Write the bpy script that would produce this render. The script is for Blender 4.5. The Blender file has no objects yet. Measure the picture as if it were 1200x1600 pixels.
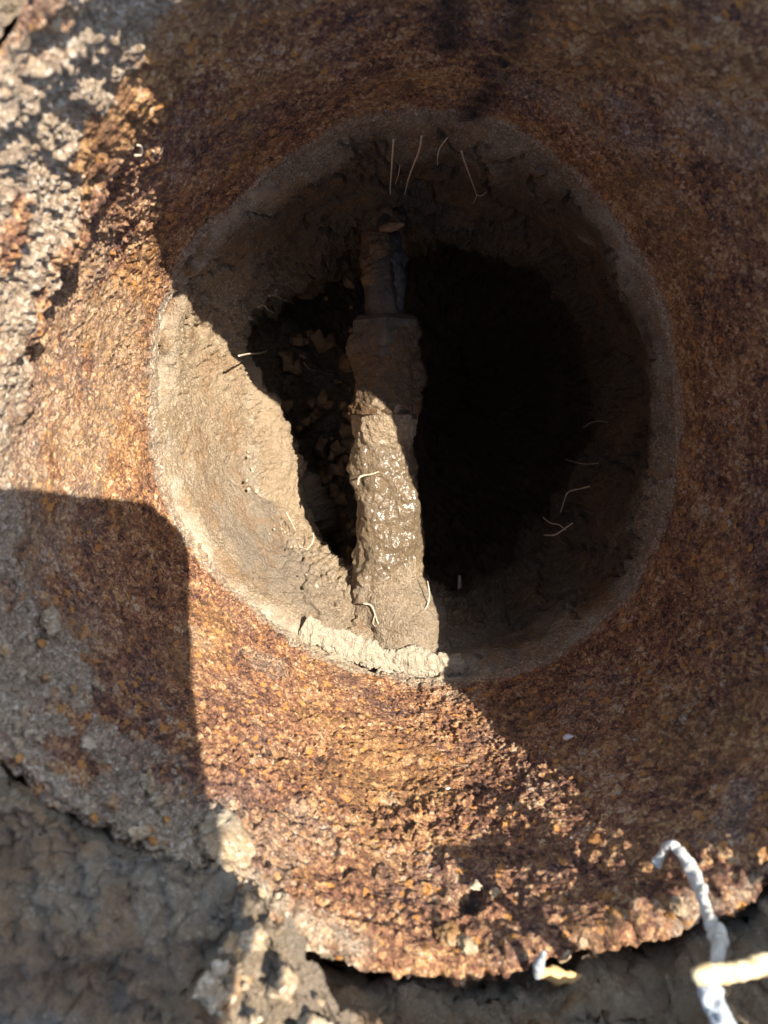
import bpy, bmesh, math, random
import numpy as np
from mathutils import Matrix, Vector, noise as mnoise

# ------------------------------------------------------------------ scale, camera, light
K = 0.45                     # lengths below are model metres; the real thing is K times that
F = 1209.0                   # focal length in pixels of the 1200 x 1600 photograph
SUN_AZ, SUN_EL = math.radians(32.5), math.radians(55.0)
SUN_STRENGTH, SKY_STRENGTH, EXPOSURE = 5.0, 0.15, 1.46
CAM = np.array([-.0031, .0242, .155])
RM = np.array([[0.99946877, -0.00318739, 0.03243489],
               [-0.00318739, 0.98087566, 0.19460932],
               [-0.03243489, -0.19460932, 0.98034443]])
S = np.array([math.cos(SUN_AZ)*math.cos(SUN_EL), math.sin(SUN_AZ)*math.cos(SUN_EL), math.sin(SUN_EL)])

sc = bpy.context.scene
col = sc.collection
cd = bpy.data.cameras.new('camera'); cam = bpy.data.objects.new('camera', cd); col.objects.link(cam)
M = Matrix([list(r) for r in RM]).to_4x4(); M.translation = Vector(CAM*K); cam.matrix_world = M
cd.sensor_fit = 'VERTICAL'; cd.sensor_height = 36; cd.sensor_width = 27; cd.lens = 36*F/1600
cd.clip_start = .002; cd.clip_end = 50
cd.dof.use_dof = True; cd.dof.focus_distance = .318*K
cd.dof.aperture_fstop = cd.lens/1000/(.0015*K)
sc.camera = cam

w = bpy.data.worlds.new('World'); sc.world = w; w.use_nodes = True
nt = w.node_tree; bg = nt.nodes['Background']
sky = nt.nodes.new('ShaderNodeTexSky'); sky.sky_type = 'NISHITA'; sky.sun_disc = False
sky.sun_elevation = SUN_EL; sky.sun_rotation = math.radians(90) - SUN_AZ
nt.links.new(sky.outputs[0], bg.inputs[0]); bg.inputs[1].default_value = SKY_STRENGTH
sd = bpy.data.lights.new('sun', 'SUN'); sd.energy = SUN_STRENGTH; sd.angle = math.radians(.36); sd.color = (1, .94, .84)
so = bpy.data.objects.new('sun', sd); col.objects.link(so)
so.rotation_euler = Vector(-S).to_track_quat('-Z', 'Y').to_euler()
vs = sc.view_settings; vs.view_transform = 'Standard'; vs.look = 'None'; vs.gamma = 1; vs.exposure = EXPOSURE
vs.use_curve_mapping = False
sc.cycles.max_bounces = 5; sc.cycles.diffuse_bounces = 4; sc.cycles.glossy_bounces = 2

# ------------------------------------------------------------------ numeric helpers
rng = np.random.default_rng(7); random.seed(7)

def _h(ix, iy, iz, seed):
    n = (ix*374761393 + iy*668265263 + iz*2147483647 + seed*1274126177) & 0xffffffff
    n = ((n ^ (n >> 13))*1274126177) & 0xffffffff
    n = ((n ^ (n >> 16))*2246822519) & 0xffffffff
    return ((n ^ (n >> 15)) & 0xffffff).astype(np.float64)/0xffffff

def vnoise(P, s, seed=0):
    """value noise 0..1 on points P (n,3), s = cells per metre"""
    Q = P*s; I = np.floor(Q).astype(np.int64); f = Q - I; f = f*f*f*(f*(f*6-15)+10)
    out = 0
    for dx in (0, 1):
        wx = f[:, 0] if dx else 1-f[:, 0]
        for dy in (0, 1):
            wy = f[:, 1] if dy else 1-f[:, 1]
            for dz in (0, 1):
                wz = f[:, 2] if dz else 1-f[:, 2]
                out = out + wx*wy*wz*_h(I[:, 0]+dx, I[:, 1]+dy, I[:, 2]+dz, seed)
    return out

def fbm(P, s, oct=4, seed=0, gain=.5):
    a, t, tot = 1., 0., 0.
    for o in range(oct):
        t = t + a*vnoise(P, s*2**o, seed+o*17); tot += a; a *= gain
    return t/tot

def worley(P, s, seed=0):
    """distance to nearest feature point (cells) and that point's random number"""
    Q = P*s; I = np.floor(Q).astype(np.int64); f = Q - I
    best = np.full(len(P), 9.); idv = np.zeros(len(P))
    for dx in (-1, 0, 1):
        for dy in (-1, 0, 1):
            for dz in (-1, 0, 1):
                a, b, c = I[:, 0]+dx, I[:, 1]+dy, I[:, 2]+dz
                px = dx + .15+.7*_h(a, b, c, seed) - f[:, 0]
                py = dy + .15+.7*_h(a, b, c, seed+1) - f[:, 1]
                pz = dz + .15+.7*_h(a, b, c, seed+2) - f[:, 2]
                d = px*px+py*py+pz*pz; m = d < best
                best = np.where(m, d, best); idv = np.where(m, _h(a, b, c, seed+3), idv)
    return np.sqrt(best), idv

def worley_in(P, s, seed, m):
    d, i = np.ones(len(P)), np.zeros(len(P)); d[m], i[m] = worley(P[m], s, seed); return d, i

def sst(a, b, x):
    t = np.clip((x-a)/(b-a), 0, 1); return t*t*(3-2*t)

def ray(px, py):
    v = RM @ np.array([(px-600)/F, -(py-800)/F, -1.]); return v/-v[2]

def at_h(px, py, h):            # point of that pixel at depth h below the rim
    return CAM + ray(px, py)*(CAM[2]+h)

def at_d(px, py, d):            # at vertical distance d under the lens
    return CAM + ray(px, py)*d

def at_r(px, py, r):            # where the line of sight meets an upright cylinder
    v = ray(px, py); lo, hi = .01, .7
    for _ in range(50):
        m = (lo+hi)/2; q = CAM+v*m
        if math.hypot(q[0], q[1]) < r: lo = m
        else: hi = m
    return CAM + v*lo

def pinterp(phi, xs, ys):       # periodic interpolation, phi in radians, xs in degrees, smoothed
    o = np.argsort(xs); xs = np.array(xs, float)[o]; ys = np.array(ys, float)[o]
    X = np.r_[xs-360, xs, xs+360]; Y = np.r_[ys, ys, ys]
    g = np.arange(-180, 540, 1.); v = np.interp(g, X, Y)
    k = np.hanning(15); k /= k.sum(); v = np.convolve(np.pad(v, 7, mode='edge'), k, 'valid')
    return np.interp(np.degrees(phi) % 360, g, v)

# ------------------------------------------------------------------ mesh helpers
def mesh_np(name, V, faces, attrs=None, smooth=True):
    me = bpy.data.meshes.new(name); V = np.asarray(V, np.float64)*K; faces = np.asarray(faces, np.int32)
    n = faces.shape[1]
    me.vertices.add(len(V)); me.vertices.foreach_set('co', V.astype(np.float32).ravel())
    me.loops.add(faces.size); me.loops.foreach_set('vertex_index', faces.ravel())
    me.polygons.add(len(faces)); me.polygons.foreach_set('loop_start', np.arange(0, faces.size, n, dtype=np.int32))
    me.polygons.foreach_set('loop_total', np.full(len(faces), n, np.int32))
    me.update(calc_edges=True); me.validate()
    if smooth: me.polygons.foreach_set('use_smooth', np.ones(len(me.polygons), bool))
    for k, a in (attrs or {}).items():
        at = me.attributes.new(k, 'FLOAT', 'POINT'); at.data.foreach_set('value', np.asarray(a, np.float32).ravel())
    return me

def grid_faces(nu, nv, wrap_u=True, flip=False):
    """vertices index = v*nu + u"""
    u = np.arange(nu if wrap_u else nu-1); v = np.arange(nv-1)
    U, Vv = np.meshgrid(u, v); U2 = (U+1) % nu
    f = np.stack([Vv*nu+U, Vv*nu+U2, (Vv+1)*nu+U2, (Vv+1)*nu+U], -1).reshape(-1, 4)
    return f[:, ::-1] if flip else f

def obj(name, me, mat, parent=None, label=None, cat=None, group=None, kind=None, loc=None):
    o = bpy.data.objects.new(name, me); col.objects.link(o)
    if me is not None and mat is not None and not me.materials: me.materials.append(mat)
    if loc is not None: o.location = Vector(np.asarray(loc)*K)
    if parent is not None:
        o.parent = parent
        if loc is None: o.location = -parent.location if parent.parent is None else Vector((0, 0, 0))
        else: o.location = Vector(np.asarray(loc)*K) - parent.location
    for k, v in (('label', label), ('category', cat), ('group', group), ('kind', kind)):
        if v: o[k] = v
    return o

def empty(name, loc, label, cat, group=None):
    o = bpy.data.objects.new(name, None); col.objects.link(o); o.empty_display_size = .01
    o.location = Vector(np.asarray(loc)*K); o['label'] = label; o['category'] = cat
    if group: o['group'] = group
    return o

def resample(P, n):
    """Catmull-Rom through the points, n samples"""
    P = np.asarray(P, float)
    if len(P) == 2: return P[0] + (P[1]-P[0])*np.linspace(0, 1, n)[:, None]
    Q = np.vstack([2*P[0]-P[1], P, 2*P[-1]-P[-2]]); t = np.linspace(0, len(P)-1-1e-6, n)
    i = np.floor(t).astype(int); f = (t-i)[:, None]
    a, b, c, d = Q[i], Q[i+1], Q[i+2], Q[i+3]
    return .5*(2*b+(c-a)*f+(2*a-5*b+4*c-d)*f**2+(3*b-a-3*c+d)*f**3)

def tube_mesh(name, P, rad, n=None, sides=9, rough=.15, seed=0, flat=1., closed=True, attrs=None, rs=900):
    """knobbly tube along P; rad = list of radii interpolated along it"""
    n = n or max(12, len(P)*8); C = resample(P, n)
    rr = np.interp(np.linspace(0, 1, n), np.linspace(0, 1, len(rad)), rad)
    T = np.gradient(C, axis=0); T /= np.linalg.norm(T, axis=1)[:, None]
    A = np.zeros_like(T); up = np.array([.3, .2, 1.])
    for i in range(n):
        a = np.cross(T[i], up if i == 0 else B) if i == 0 else A[i-1]-T[i]*(A[i-1]@T[i])
        A[i] = a/np.linalg.norm(a); B = np.cross(T[i], A[i])
    Bn = np.cross(T, A); th = np.arange(sides)/sides*2*math.pi
    V = C[:, None]+rr[:, None, None]*(np.cos(th)[None, :, None]*A[:, None]+flat*np.sin(th)[None, :, None]*Bn[:, None])
    Vf = V.reshape(-1, 3); nn = fbm(Vf, rs, 3, seed)-.5
    dirv = (V-C[:, None]).reshape(-1, 3); Vf = Vf + dirv*(nn*2*rough)[:, None]
    fc = grid_faces(sides, n)
    Vf = np.vstack([Vf, C[0]-T[0]*rr[0]*.4, C[-1]+T[-1]*rr[-1]*.4]); k = n*sides
    c0 = [[k, (i+1) % sides, i, i] for i in range(sides)]; c1 = [[k+1, (n-1)*sides+i, (n-1)*sides+(i+1) % sides, (n-1)*sides+(i+1) % sides] for i in range(sides)]
    tri = np.array([[a[0], a[1], a[2]] for a in c0]+[[a[0], a[1], a[2]] for a in c1])
    q = np.vstack([fc[:, [0, 1, 2]], fc[:, [0, 2, 3]], tri])
    return mesh_np(name, Vf, q, attrs)

def ico(level):
    bm = bmesh.new(); bmesh.ops.create_icosphere(bm, subdivisions=level, radius=1)
    V = np.array([v.co[:] for v in bm.verts]); Fc = np.array([[v.index for v in f.verts] for f in bm.faces]); bm.free()
    return V, Fc

def lump_mesh(name, seed, squash=1., level=3, rough=.5, size=1.):
    V, Fc = ico(level)
    g_ = np.random.default_rng(seed)
    for _ in range(11):
        a_ = g_.normal(size=3); a_ /= np.linalg.norm(a_); V = V-a_*np.maximum(0, V@a_-g_.uniform(.45, .9))[:, None]
    n = fbm(V+seed*3.1, 1.3, 4, seed)-.5
    d, i = worley(V+seed*1.7, 2.2, seed)
    d2, i2 = worley(V+seed, 5., seed+5); n2 = fbm(V+seed, 6., 3, seed+9, .6)-.5
    V = V*np.clip(1+n*2*rough+(.45-d)*.2+(.5-d2)*.12*i2+n2*.25, .3, 2)[:, None]; V[:, 2] *= squash
    return mesh_np(name, V*size, Fc)

# ------------------------------------------------------------------ materials
class NT:
    def __init__(s, name):
        s.m = bpy.data.materials.new(name); s.m.use_nodes = True; s.t = s.m.node_tree; s.n = s.t.nodes
        s.b = s.n['Principled BSDF']
        tc = s.n.new('ShaderNodeTexCoord'); g = s.n.new('ShaderNodeNewGeometry')
        v = s.n.new('ShaderNodeVectorMath'); v.operation = 'SCALE'; v.inputs[3].default_value = 1/K
        s.t.links.new(g.outputs['Position'], v.inputs[0]); s.co = v.outputs[0]      # place in model metres
    def L(s, a, b): s.t.links.new(a, b)
    def noise(s, scale, detail=4, rough=.55, dist=0., off=0.):
        n = s.n.new('ShaderNodeTexNoise'); n.inputs['Scale'].default_value = scale; n.inputs['Detail'].default_value = detail
        n.inputs['Roughness'].default_value = rough; n.inputs['Distortion'].default_value = dist
        c = s.co
        if off:
            a = s.n.new('ShaderNodeVectorMath'); a.inputs[1].default_value = (off, off*1.7, off*.6); s.L(c, a.inputs[0]); c = a.outputs[0]
        s.L(c, n.inputs['Vector']); return n.outputs['Fac']
    def vor(s, scale, feature='F1', out='Color', rand=1.):
        n = s.n.new('ShaderNodeTexVoronoi'); n.feature = feature; n.inputs['Scale'].default_value = scale; n.inputs['Randomness'].default_value = rand
        # warp the cells so that they are not regular polygons
        nz = s.n.new('ShaderNodeTexNoise'); nz.inputs['Scale'].default_value = scale*1.6; nz.inputs['Detail'].default_value = 2; s.L(s.co, nz.inputs['Vector'])
        a = s.n.new('ShaderNodeVectorMath'); a.operation = 'MULTIPLY_ADD'; a.inputs[1].default_value = (.9/scale,)*3
        s.L(nz.outputs['Color'], a.inputs[0]); s.L(s.co, a.inputs[2]); s.L(a.outputs[0], n.inputs['Vector'])
        return n.outputs[out]
    def ramp(s, fac, stops, interp='LINEAR'):
        r = s.n.new('ShaderNodeValToRGB'); r.color_ramp.interpolation = interp
        e = r.color_ramp.elements
        while len(e) < len(stops): e.new(.5)
        for el, (p, c) in zip(e, stops):
            el.position = p; el.color = (*c, 1) if not isinstance(c, (int, float)) else (c, c, c, 1)
        s.L(fac, r.inputs[0]); return r.outputs[0]
    def mix(s, fac, a, b, mode='MIX'):
        m = s.n.new('ShaderNodeMix'); m.data_type = 'RGBA'; m.blend_type = mode; m.clamp_factor = True
        for v, i in ((fac, 0), (a, 6), (b, 7)):
            if isinstance(v, (int, float)): m.inputs[i].default_value = v
            elif isinstance(v, tuple): m.inputs[i].default_value = (*v, 1)
            else: s.L(v, m.inputs[i])
        return m.outputs[2]
    def math(s, op, a, b=None, c=None, clamp=False):
        m = s.n.new('ShaderNodeMath'); m.operation = op; m.use_clamp = clamp
        for v, i in ((a, 0), (b, 1), (c, 2)):
            if v is None: continue
            if isinstance(v, (int, float)): m.inputs[i].default_value = v
            else: s.L(v, m.inputs[i])
        return m.outputs[0]
    def attr(s, name):
        a = s.n.new('ShaderNodeAttribute'); a.attribute_name = name; return a.outputs['Fac']
    def sep(s, c, i):
        x = s.n.new('ShaderNodeSeparateColor'); s.L(c, x.inputs[0]); return x.outputs[i]
    def bump(s, h, dist, strength=1., prev=None):
        b = s.n.new('ShaderNodeBump'); b.inputs['Distance'].default_value = dist*K; b.inputs['Strength'].default_value = strength
        s.L(h, b.inputs['Height'])
        if prev is not None: s.L(prev, b.inputs['Normal'])
        return b.outputs[0]
    def done(s, colr, rough=.9, normal=None, spec=.3):
        for v, k in ((colr, 'Base Color'), (rough, 'Roughness'), (spec, 'Specular IOR Level')):
            if isinstance(v, tuple): s.b.inputs[k].default_value = (*v, 1)
            elif isinstance(v, (int, float)): s.b.inputs[k].default_value = v
            else: s.L(v, s.b.inputs[k])
        if normal is not None: s.L(normal, s.b.inputs['Normal'])
        return s.m

def soil_colour(t, off=0.):
    """dry sandy soil: tan, with pale and dark grains"""
    big = t.noise(40, 4, .6, .3, off+.1)
    c = t.ramp(big, [(.3, (.20, .135, .075)), (.5, (.31, .215, .125)), (.72, (.41, .30, .185))])
    gc = t.vor(1400); t.gv = gc.node.outputs['Distance']; g = t.sep(gc, 0)
    c = t.mix(.55, c, t.ramp(g, [(0, (.10, .075, .05)), (.25, (.25, .18, .105)), (.75, (.36, .26, .16)), (1, (.62, .53, .40))]))
    return c

def mat_rust():
    t = NT('rust')
    g1 = t.vor(560); g2 = t.vor(1350); d2 = g2.node.outputs['Distance']; r1 = t.sep(g1, 0); r2 = t.sep(g2, 1)
    pal = [(0, (.030, .015, .011)), (.16, (.080, .036, .022)), (.38, (.205, .087, .046)), (.58, (.340, .155, .077)),
           (.76, (.50, .262, .112)), (.90, (.70, .44, .19)), (1, (.56, .43, .33))]
    a = t.math('ADD', t.math('MULTIPLY_ADD', r1, .44, t.math('MULTIPLY', r2, .52)), t.attr('tone'))
    c = t.ramp(a, pal)
    c = t.mix(t.math('MULTIPLY', t.attr('scale'), .26), c, t.ramp(r2, [(0, (.05, .036, .036)), (.7, (.16, .115, .105)), (1, (.34, .28, .26))]))
    c = t.mix(t.math('MULTIPLY', t.attr('ochre'), .30), c, t.ramp(r1, [(0, (.27, .125, .035)), (1, (.62, .35, .10))]))
    o = t.sep(g1, 2); c = t.mix(t.ramp(o, [(.95, 0), (.965, .8)]), c, (.62, .27, .06))
    # dry soil dust lying on it
    dn = t.noise(800, 3, .7)
    f = t.math('MULTIPLY', t.math('SUBTRACT', t.attr('dust'), t.math('MULTIPLY', dn, .6)), 2.4, clamp=True)
    c = t.mix(t.math('MULTIPLY', f, .80), c, t.ramp(r2, [(0, (.20, .145, .09)), (.3, (.36, .275, .18)), (.75, (.47, .37, .26)), (1, (.68, .60, .48))]))
    c = t.mix(t.math('MULTIPLY', t.attr('stain_and_shade'), .95), c, (.022, .015, .012))
    ro = t.ramp(t.sep(g2, 2), [(0, .40), (.10, .60), (.3, .85), (1, .95)])
    h = t.math('MULTIPLY_ADD', t.noise(2300, 4, .75), .9, t.math('MULTIPLY', d2, .55))
    return t.done(c, ro, t.bump(h, .0011, 1.), .45)

def mat_soil(name='soil', off=0., bump=.0010, tint=None):
    t = NT(name); c = soil_colour(t, off)
    c = t.mix(t.math('MULTIPLY', t.attr('pale'), .8), c, t.mix(t.noise(600, 4, .7), (.42, .35, .25), (.66, .58, .45)))
    c = t.mix(t.math('MULTIPLY', t.attr('grey'), .8), c, t.mix(t.noise(900, 3, .7), (.16, .125, .09), (.29, .235, .175)))
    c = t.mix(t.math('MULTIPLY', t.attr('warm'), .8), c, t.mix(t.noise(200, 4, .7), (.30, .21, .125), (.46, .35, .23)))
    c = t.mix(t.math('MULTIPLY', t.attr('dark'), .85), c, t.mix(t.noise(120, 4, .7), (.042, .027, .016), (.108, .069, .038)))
    c = t.mix(t.math('MULTIPLY', t.attr('rusty'), .8), c, t.ramp(t.noise(300, 4, .7), [(.3, (.12, .055, .025)), (.7, (.36, .17, .055))]))
    w_ = t.attr('wet')
    wm = t.math('MULTIPLY', w_, t.ramp(t.noise(160, 4, .65, 0, 5.), [(.34, 0), (.52, 1)]))
    c = t.mix(t.math('MULTIPLY', w_, .75), c, t.mix(t.noise(110, 4, .65, .5), (.085, .060, .037), (.215, .140, .065)))
    if tint: c = t.mix(.5, c, tint)
    ro = t.math('MULTIPLY_ADD', wm, -.30, .96)
    h = t.math('MULTIPLY_ADD', t.noise(1000, 5, .75), 1.3, t.math('MULTIPLY', t.gv, .6))
    nb = t.bump(h, bump*1.2, 1.)
    t.L(t.math('MULTIPLY', wm, .75), t.b.inputs['Coat Weight']); t.b.inputs['Coat Roughness'].default_value = .20; t.L(t.bump(t.noise(210, 4, .6, .6), .0011, 1.), t.b.inputs['Coat Normal'])
    return t.done(c, ro, nb, t.math('MULTIPLY_ADD', wm, .25, .15))

def mat_simple(name, c0, c1, scale, rough=.7, bump=.0003, spec=.4, detail=4, streak=None):
    t = NT(name); n = t.noise(scale, detail, .65, .4)
    c = t.ramp(n, [(.32, c0), (.68, c1)])
    return t.done(c, rough, t.bump(t.noise(scale*2.3, 4, .7, 0, 1.3), bump, .8), spec)

def mat_lump():
    t = NT('crust_lump'); oi = t.n.new('ShaderNodeObjectInfo')
    c = soil_colour(t, 4.)
    rustc = t.ramp(t.noise(260, 4, .7, .3), [(.3, (.10, .045, .022)), (.55, (.30, .14, .04)), (.75, (.46, .26, .085))])
    f = t.ramp(t.math('MULTIPLY_ADD', t.noise(130, 4, .6, .3, 1.), .8, t.math('MULTIPLY_ADD', oi.outputs['Random'], .7, -.35)), [(.55, 0), (.75, .9)])
    c = t.mix(f, c, rustc)
    c = t.mix(t.ramp(t.noise(90, 3, .6, 0, 6.), [(.5, 0), (.7, .6)]), c, (.55, .47, .34))
    return t.done(c, .95, t.bump(t.noise(700, 5, .7), .0009, .9), .2)

M_rust = mat_rust(); M_soil = mat_soil(); M_lump = mat_lump()
M_flake = mat_simple('rust_flake', (.16, .065, .025), (.46, .22, .055), 300, .7, .0005)
M_root = mat_simple('root', (.34, .26, .17), (.56, .47, .35), 500, .75, .0002)
M_stalk = mat_simple('stalk', (.36, .34, .30), (.54, .51, .45), 420, .6, .0004)
M_straw = mat_simple('straw', (.36, .26, .12), (.58, .49, .32), 320, .5, .0003)
M_greystalk = mat_simple('grey_stalk', (.18, .19, .20), (.40, .42, .43), 400, .7, .0004)
M_wood = mat_simple('wood_chip', (.42, .24, .09), (.68, .46, .2), 180, .7, .0003)
M_metal = mat_simple('pipe_metal', (.028, .020, .014), (.09, .06, .037), 200, .75, .0006, .5)
M_black = mat_simple('black_band', (.010, .009, .009), (.05, .04, .03), 260, .42, .0012, .5)
M_greytape = mat_simple('grey_tape', (.012, .011, .010), (.075, .07, .062), 260, .9, .0008, .1)
M_pebble = mat_simple('pebble', (.45, .42, .40), (.72, .68, .64), 300, .6, .0003)
M_phone = mat_simple('phone_body', (.02, .02, .022), (.03, .03, .032), 50, .4, .00001, .5)
M_glass = mat_simple('phone_glass', (.006, .006, .007), (.01, .01, .011), 50, .08, .00001, .6)

# ------------------------------------------------------------------ the rusty tube
H = .15
RIM = ([-150, -136, -121, -109, -95, -82, -68, -50, -38, 0, 45, 85, 103, 118, 130, 145, 165, 190], [.1115, .107, .1015, .1065, .1115, .1130, .1125, .1150, .1145, .1125, .1120, .1105, .1095, .1095, .1100, .1115, .1135, .1135])
BOT = ([148.9, 174.6, -157.6, -135, -109.3, -82.9, -61.7, -41.5, -20.5, 8.6, 32.1, 60.4, 82.3, 96.4, 112.2, 130.9],
       [.1079, .1031, .1029, .1020, .1052, .1087, .1110, .1115, .1035, .0985, .0995, .1071, .1125, .1125, .1088, .104])
def r_rim(p): return pinterp(p, *RIM)
def r_bot(p): return pinterp(p, *BOT)
def r_wall(p, z):
    k = np.clip(-z/H, 0, 1); return r_rim(p)*(1-k)+r_bot(p)*k

def blob(P, c, s):               # soft spot of size s around a 3-D point
    return np.exp(-((P-c)**2).sum(1)/(s*s))

def spot(P, c, s):               # the same, worked out only close by
    o = np.zeros(len(P)); m = (np.abs(P[:, 2]-c[2]) < 3*s) & (np.abs(P[:, 0]-c[0]) < 3*s) & (np.abs(P[:, 1]-c[1]) < 3*s)
    o[m] = blob(P[m], c, s); return o

def wall_pt(px, py):
    q = at_r(px, py, .107)
    for _ in range(6):
        q = at_r(px, py, float(r_wall(np.array([math.atan2(q[1], q[0])]), np.array([q[2]]))[0]))
    return q

def crust_mask(P, phi, z):
    """how thick the soil and scale crust lies near the top of the tube"""
    deg = np.degrees(phi) % 360
    depth = np.interp(deg, [0, 60, 105, 125, 140, 160, 185, 215, 230, 243, 255, 280, 300, 330, 360],
                      [.002, .003, .010, .036, .042, .046, .046, .046, .038, .016, .002, .001, .003, .006, .002])
    e = depth + (fbm(P, 60, 4, 31)-.5)*.05*np.clip(depth/.05, .15, 1)
    return sst(-.004, .006, z+e)*sst(.30, .46, fbm(P, 85, 4, 37)+.02)

NU, NI = 1380, 330
phi = np.arange(NU)/NU*2*math.pi
rows = [(0, -H, .0036), (0, -H-.0006, .002)]                      # under-edge, then up the inside, over the rim, down the outside
rows += [(1, z, 0) for z in np.linspace(-H, -.0015, NI)]
rows += [(2, 0, x) for x in np.linspace(.0006, .0035, 14)]
rows += [(3, z, .0042) for z in np.linspace(-.002, -.07, 30)]
PH = np.tile(phi, len(rows)); KD = np.repeat([r[0] for r in rows], NU); Z = np.repeat([r[1] for r in rows], NU); DX = np.repeat([r[2] for r in rows], NU)
ZR = pinterp(PH, [0, 60, 85, 100, 112, 124, 134, 158, 200, 300], [0, 0, .001, .006, .009, .008, 0, 0, 0, 0])
Z0 = Z.copy()
R = r_wall(PH, Z)+DX
wz = np.c_[R*np.cos(PH), R*np.sin(PH), Z]; ze = Z+(fbm(wz, 55, 4, 69, .6)-.5)*.030
R = R-.0085*pinterp(PH, [0, 126, 150, 166, 184, 300], [0, 0, 1, .85, 0, 0])*np.clip(-Z/.036, 0, 1)*sst(-.056, -.046, ze)*(KD < 2)
Z = np.where(KD >= 1, Z+ZR*np.clip((Z+H)/H, 0, 1), Z)
P = np.c_[R*np.cos(PH), R*np.sin(PH), Z]
nin = np.c_[-np.cos(PH), -np.sin(PH), np.zeros(len(PH))]
k = sst(-.006, 0, Z0)*(KD == 1)*.6
nin = np.where((KD == 2)[:, None], np.array([0, 0, 1.]), nin*(1-k)[:, None]+k[:, None]*np.array([0, 0, 1.])); nin[KD == 3] *= -1
cm = np.where(KD == 3, 1., crust_mask(P, PH, Z0)); cm = np.where(KD == 2, np.maximum(cm*.6, .12), cm)
gd1, gi1 = worley(P, 620, 3)
grain_amt = np.clip(.1+2.6*(fbm(P, 34, 4, 5)-.26), .15, 1.5)
up = sst(-.12, -.02, Z)                                            # coarser scale towards the rim
hgt = (.5-gd1)*.0014*grain_amt*(.3+1.2*gi1) + (fbm(P, 330, 3, 13, .85)-.5)*.0033*(.6+.5*grain_amt)
hgt += (fbm(P, 28, 3, 11)-.5)*.0042 + (fbm(P, 110, 4, 12)-.5)*.0020
sd1, si1 = worley_in(P, 170, 21, Z > -.12)
plate = sst(.45, .75, fbm(P, 22, 3, 25)+.25*up)
hgt += plate*up*np.where(si1 > .6, (si1-.55)*.0048, 0)*sst(.75, .5, sd1)
cd1, ci1 = worley_in(P, 95, 41, cm > 0); cd2, ci2 = worley_in(P, 230, 44, cm > 0)
cd3, ci3 = worley_in(P, 400, 47, cm > 0)
hgt += cm*(.0002-.0012+.0055*(fbm(P, 60, 5, 51, .68)-.45)+(.55-cd1)*.0014*ci1+(.5-cd2)*.0024*ci2+(.5-cd3)*.0014+(fbm(P, 260, 3, 49, .75)-.5)*.0030)
for (px, py, rad, dep) in [(1090, 489, .0032, .006), (1096, 512, .0016, .002), (128, 268, .0055, .007), (60, 520, .004, .004), (735, 1408, .005, .003)]:
    q = wall_pt(px, py); hgt -= dep*sst(1.15, .6, np.sqrt(((P-q)**2).sum(1))/rad + .5*(fbm(P, 300, 2, 77)-.5))
hgt = np.where(KD == 0, hgt*.2, hgt)
edge = sst(-.141, -.1495, Z)*(KD < 2)
P2 = P + nin*hgt[:, None]; P2[:, 2] += edge*(fbm(P, 120, 4, 61)-.5)*.008
lipm = np.maximum(sst(-.012, -.001, Z0)*(KD == 1), (KD >= 2)*sst(-.03, -.01, Z0))*sst(225, 245, np.degrees(PH))*sst(345, 325, np.degrees(PH))
P2[:, 2] += lipm*(fbm(P, 85, 5, 67, .68)-.52)*.008; P2[:, :2] *= 1-(lipm*(fbm(P, 140, 4, 68, .65)-.5)*.022)[:, None]
# dust: bottom band, crust, patches
big = fbm(P, 14, 3, 62)-.5
tone = .85*fbm(P, 110, 5, 63, .68)-.36+.18*big
scale = sst(.52, .64, fbm(P, 38, 5, 64, .62))
ochre = sst(.50, .66, fbm(P, 26, 5, 65, .6)+.3*big)
scab = sst(.57, .62, fbm(P, 55, 5, 66, .65)); tone -= .10*scab
dust = .75*sst(-.139, -.1480, Z+(fbm(P, 60, 4, 75)-.5)*.012)*(KD < 2) + .9*cm*(.2+1.1*fbm(P, 70, 4, 71))
brk = np.clip(3.2*(fbm(P, 75, 5, 73, .62)-.33), 0, 1.5)
for (px, py, s, a) in [(135, 440, .014, .55), (160, 575, .016, .45), (210, 600, .010, .35), (90, 640, .02, .5), (40, 720, .03, .55), (870, 150, .018, .6), (960, 190, .016, .45),
                       (1130, 180, .016, .6), (1130, 1290, .007, .75), (1150, 1250, .005, .6), (770, 195, .010, .7), (560, 190, .013, .6), (480, 235, .012, .5), (640, 180, .010, .55), (400, 1040, .008, .4),
                       (430, 1040, .006, .5), (420, 1130, .006, .4), (480, 1300, .010, .45), (420, 1380, .012, .6), (350, 1300, .010, .5), (530, 1440, .008, .5), (980, 400, .012, .55),
                       (1010, 460, .010, .4), (720, 1085, .010, .5), (1100, 800, .010, .25), (960, 970, .010, .35), (330, 880, .010, .3), (310, 1000, .008, .3), (180, 480, .02, .3), (930, 330, .010, .4)]:
    dust += a*1.3*spot(P, wall_pt(px, py), s*1.15)*brk
dust += .20*(np.cos(PH-math.radians(175)) > 0)*np.cos(PH-math.radians(175))
dust = dust*(.35+1.3*fbm(P, 95, 5, 74, .65))+.16*(fbm(P, 120, 4, 76, .7)-.1)
dust = np.minimum(dust, .46+.5*cm+.3*sst(-.135, -.148, Z))
scr = np.zeros(len(P))
for pts in ([(1135, 640), (1120, 740), (1095, 830), (1065, 880)], [(940, 990), (980, 965), (1010, 935)], [(1000, 440), (960, 370), (905, 300)]):
    for q in resample(np.array([wall_pt(*p) for p in pts]), 40): scr = np.maximum(scr, spot(P, q, .0016))
dust = np.maximum(dust, .62*scr*(.3+1.1*brk))
stain_and_shade = np.zeros(len(P))
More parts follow.
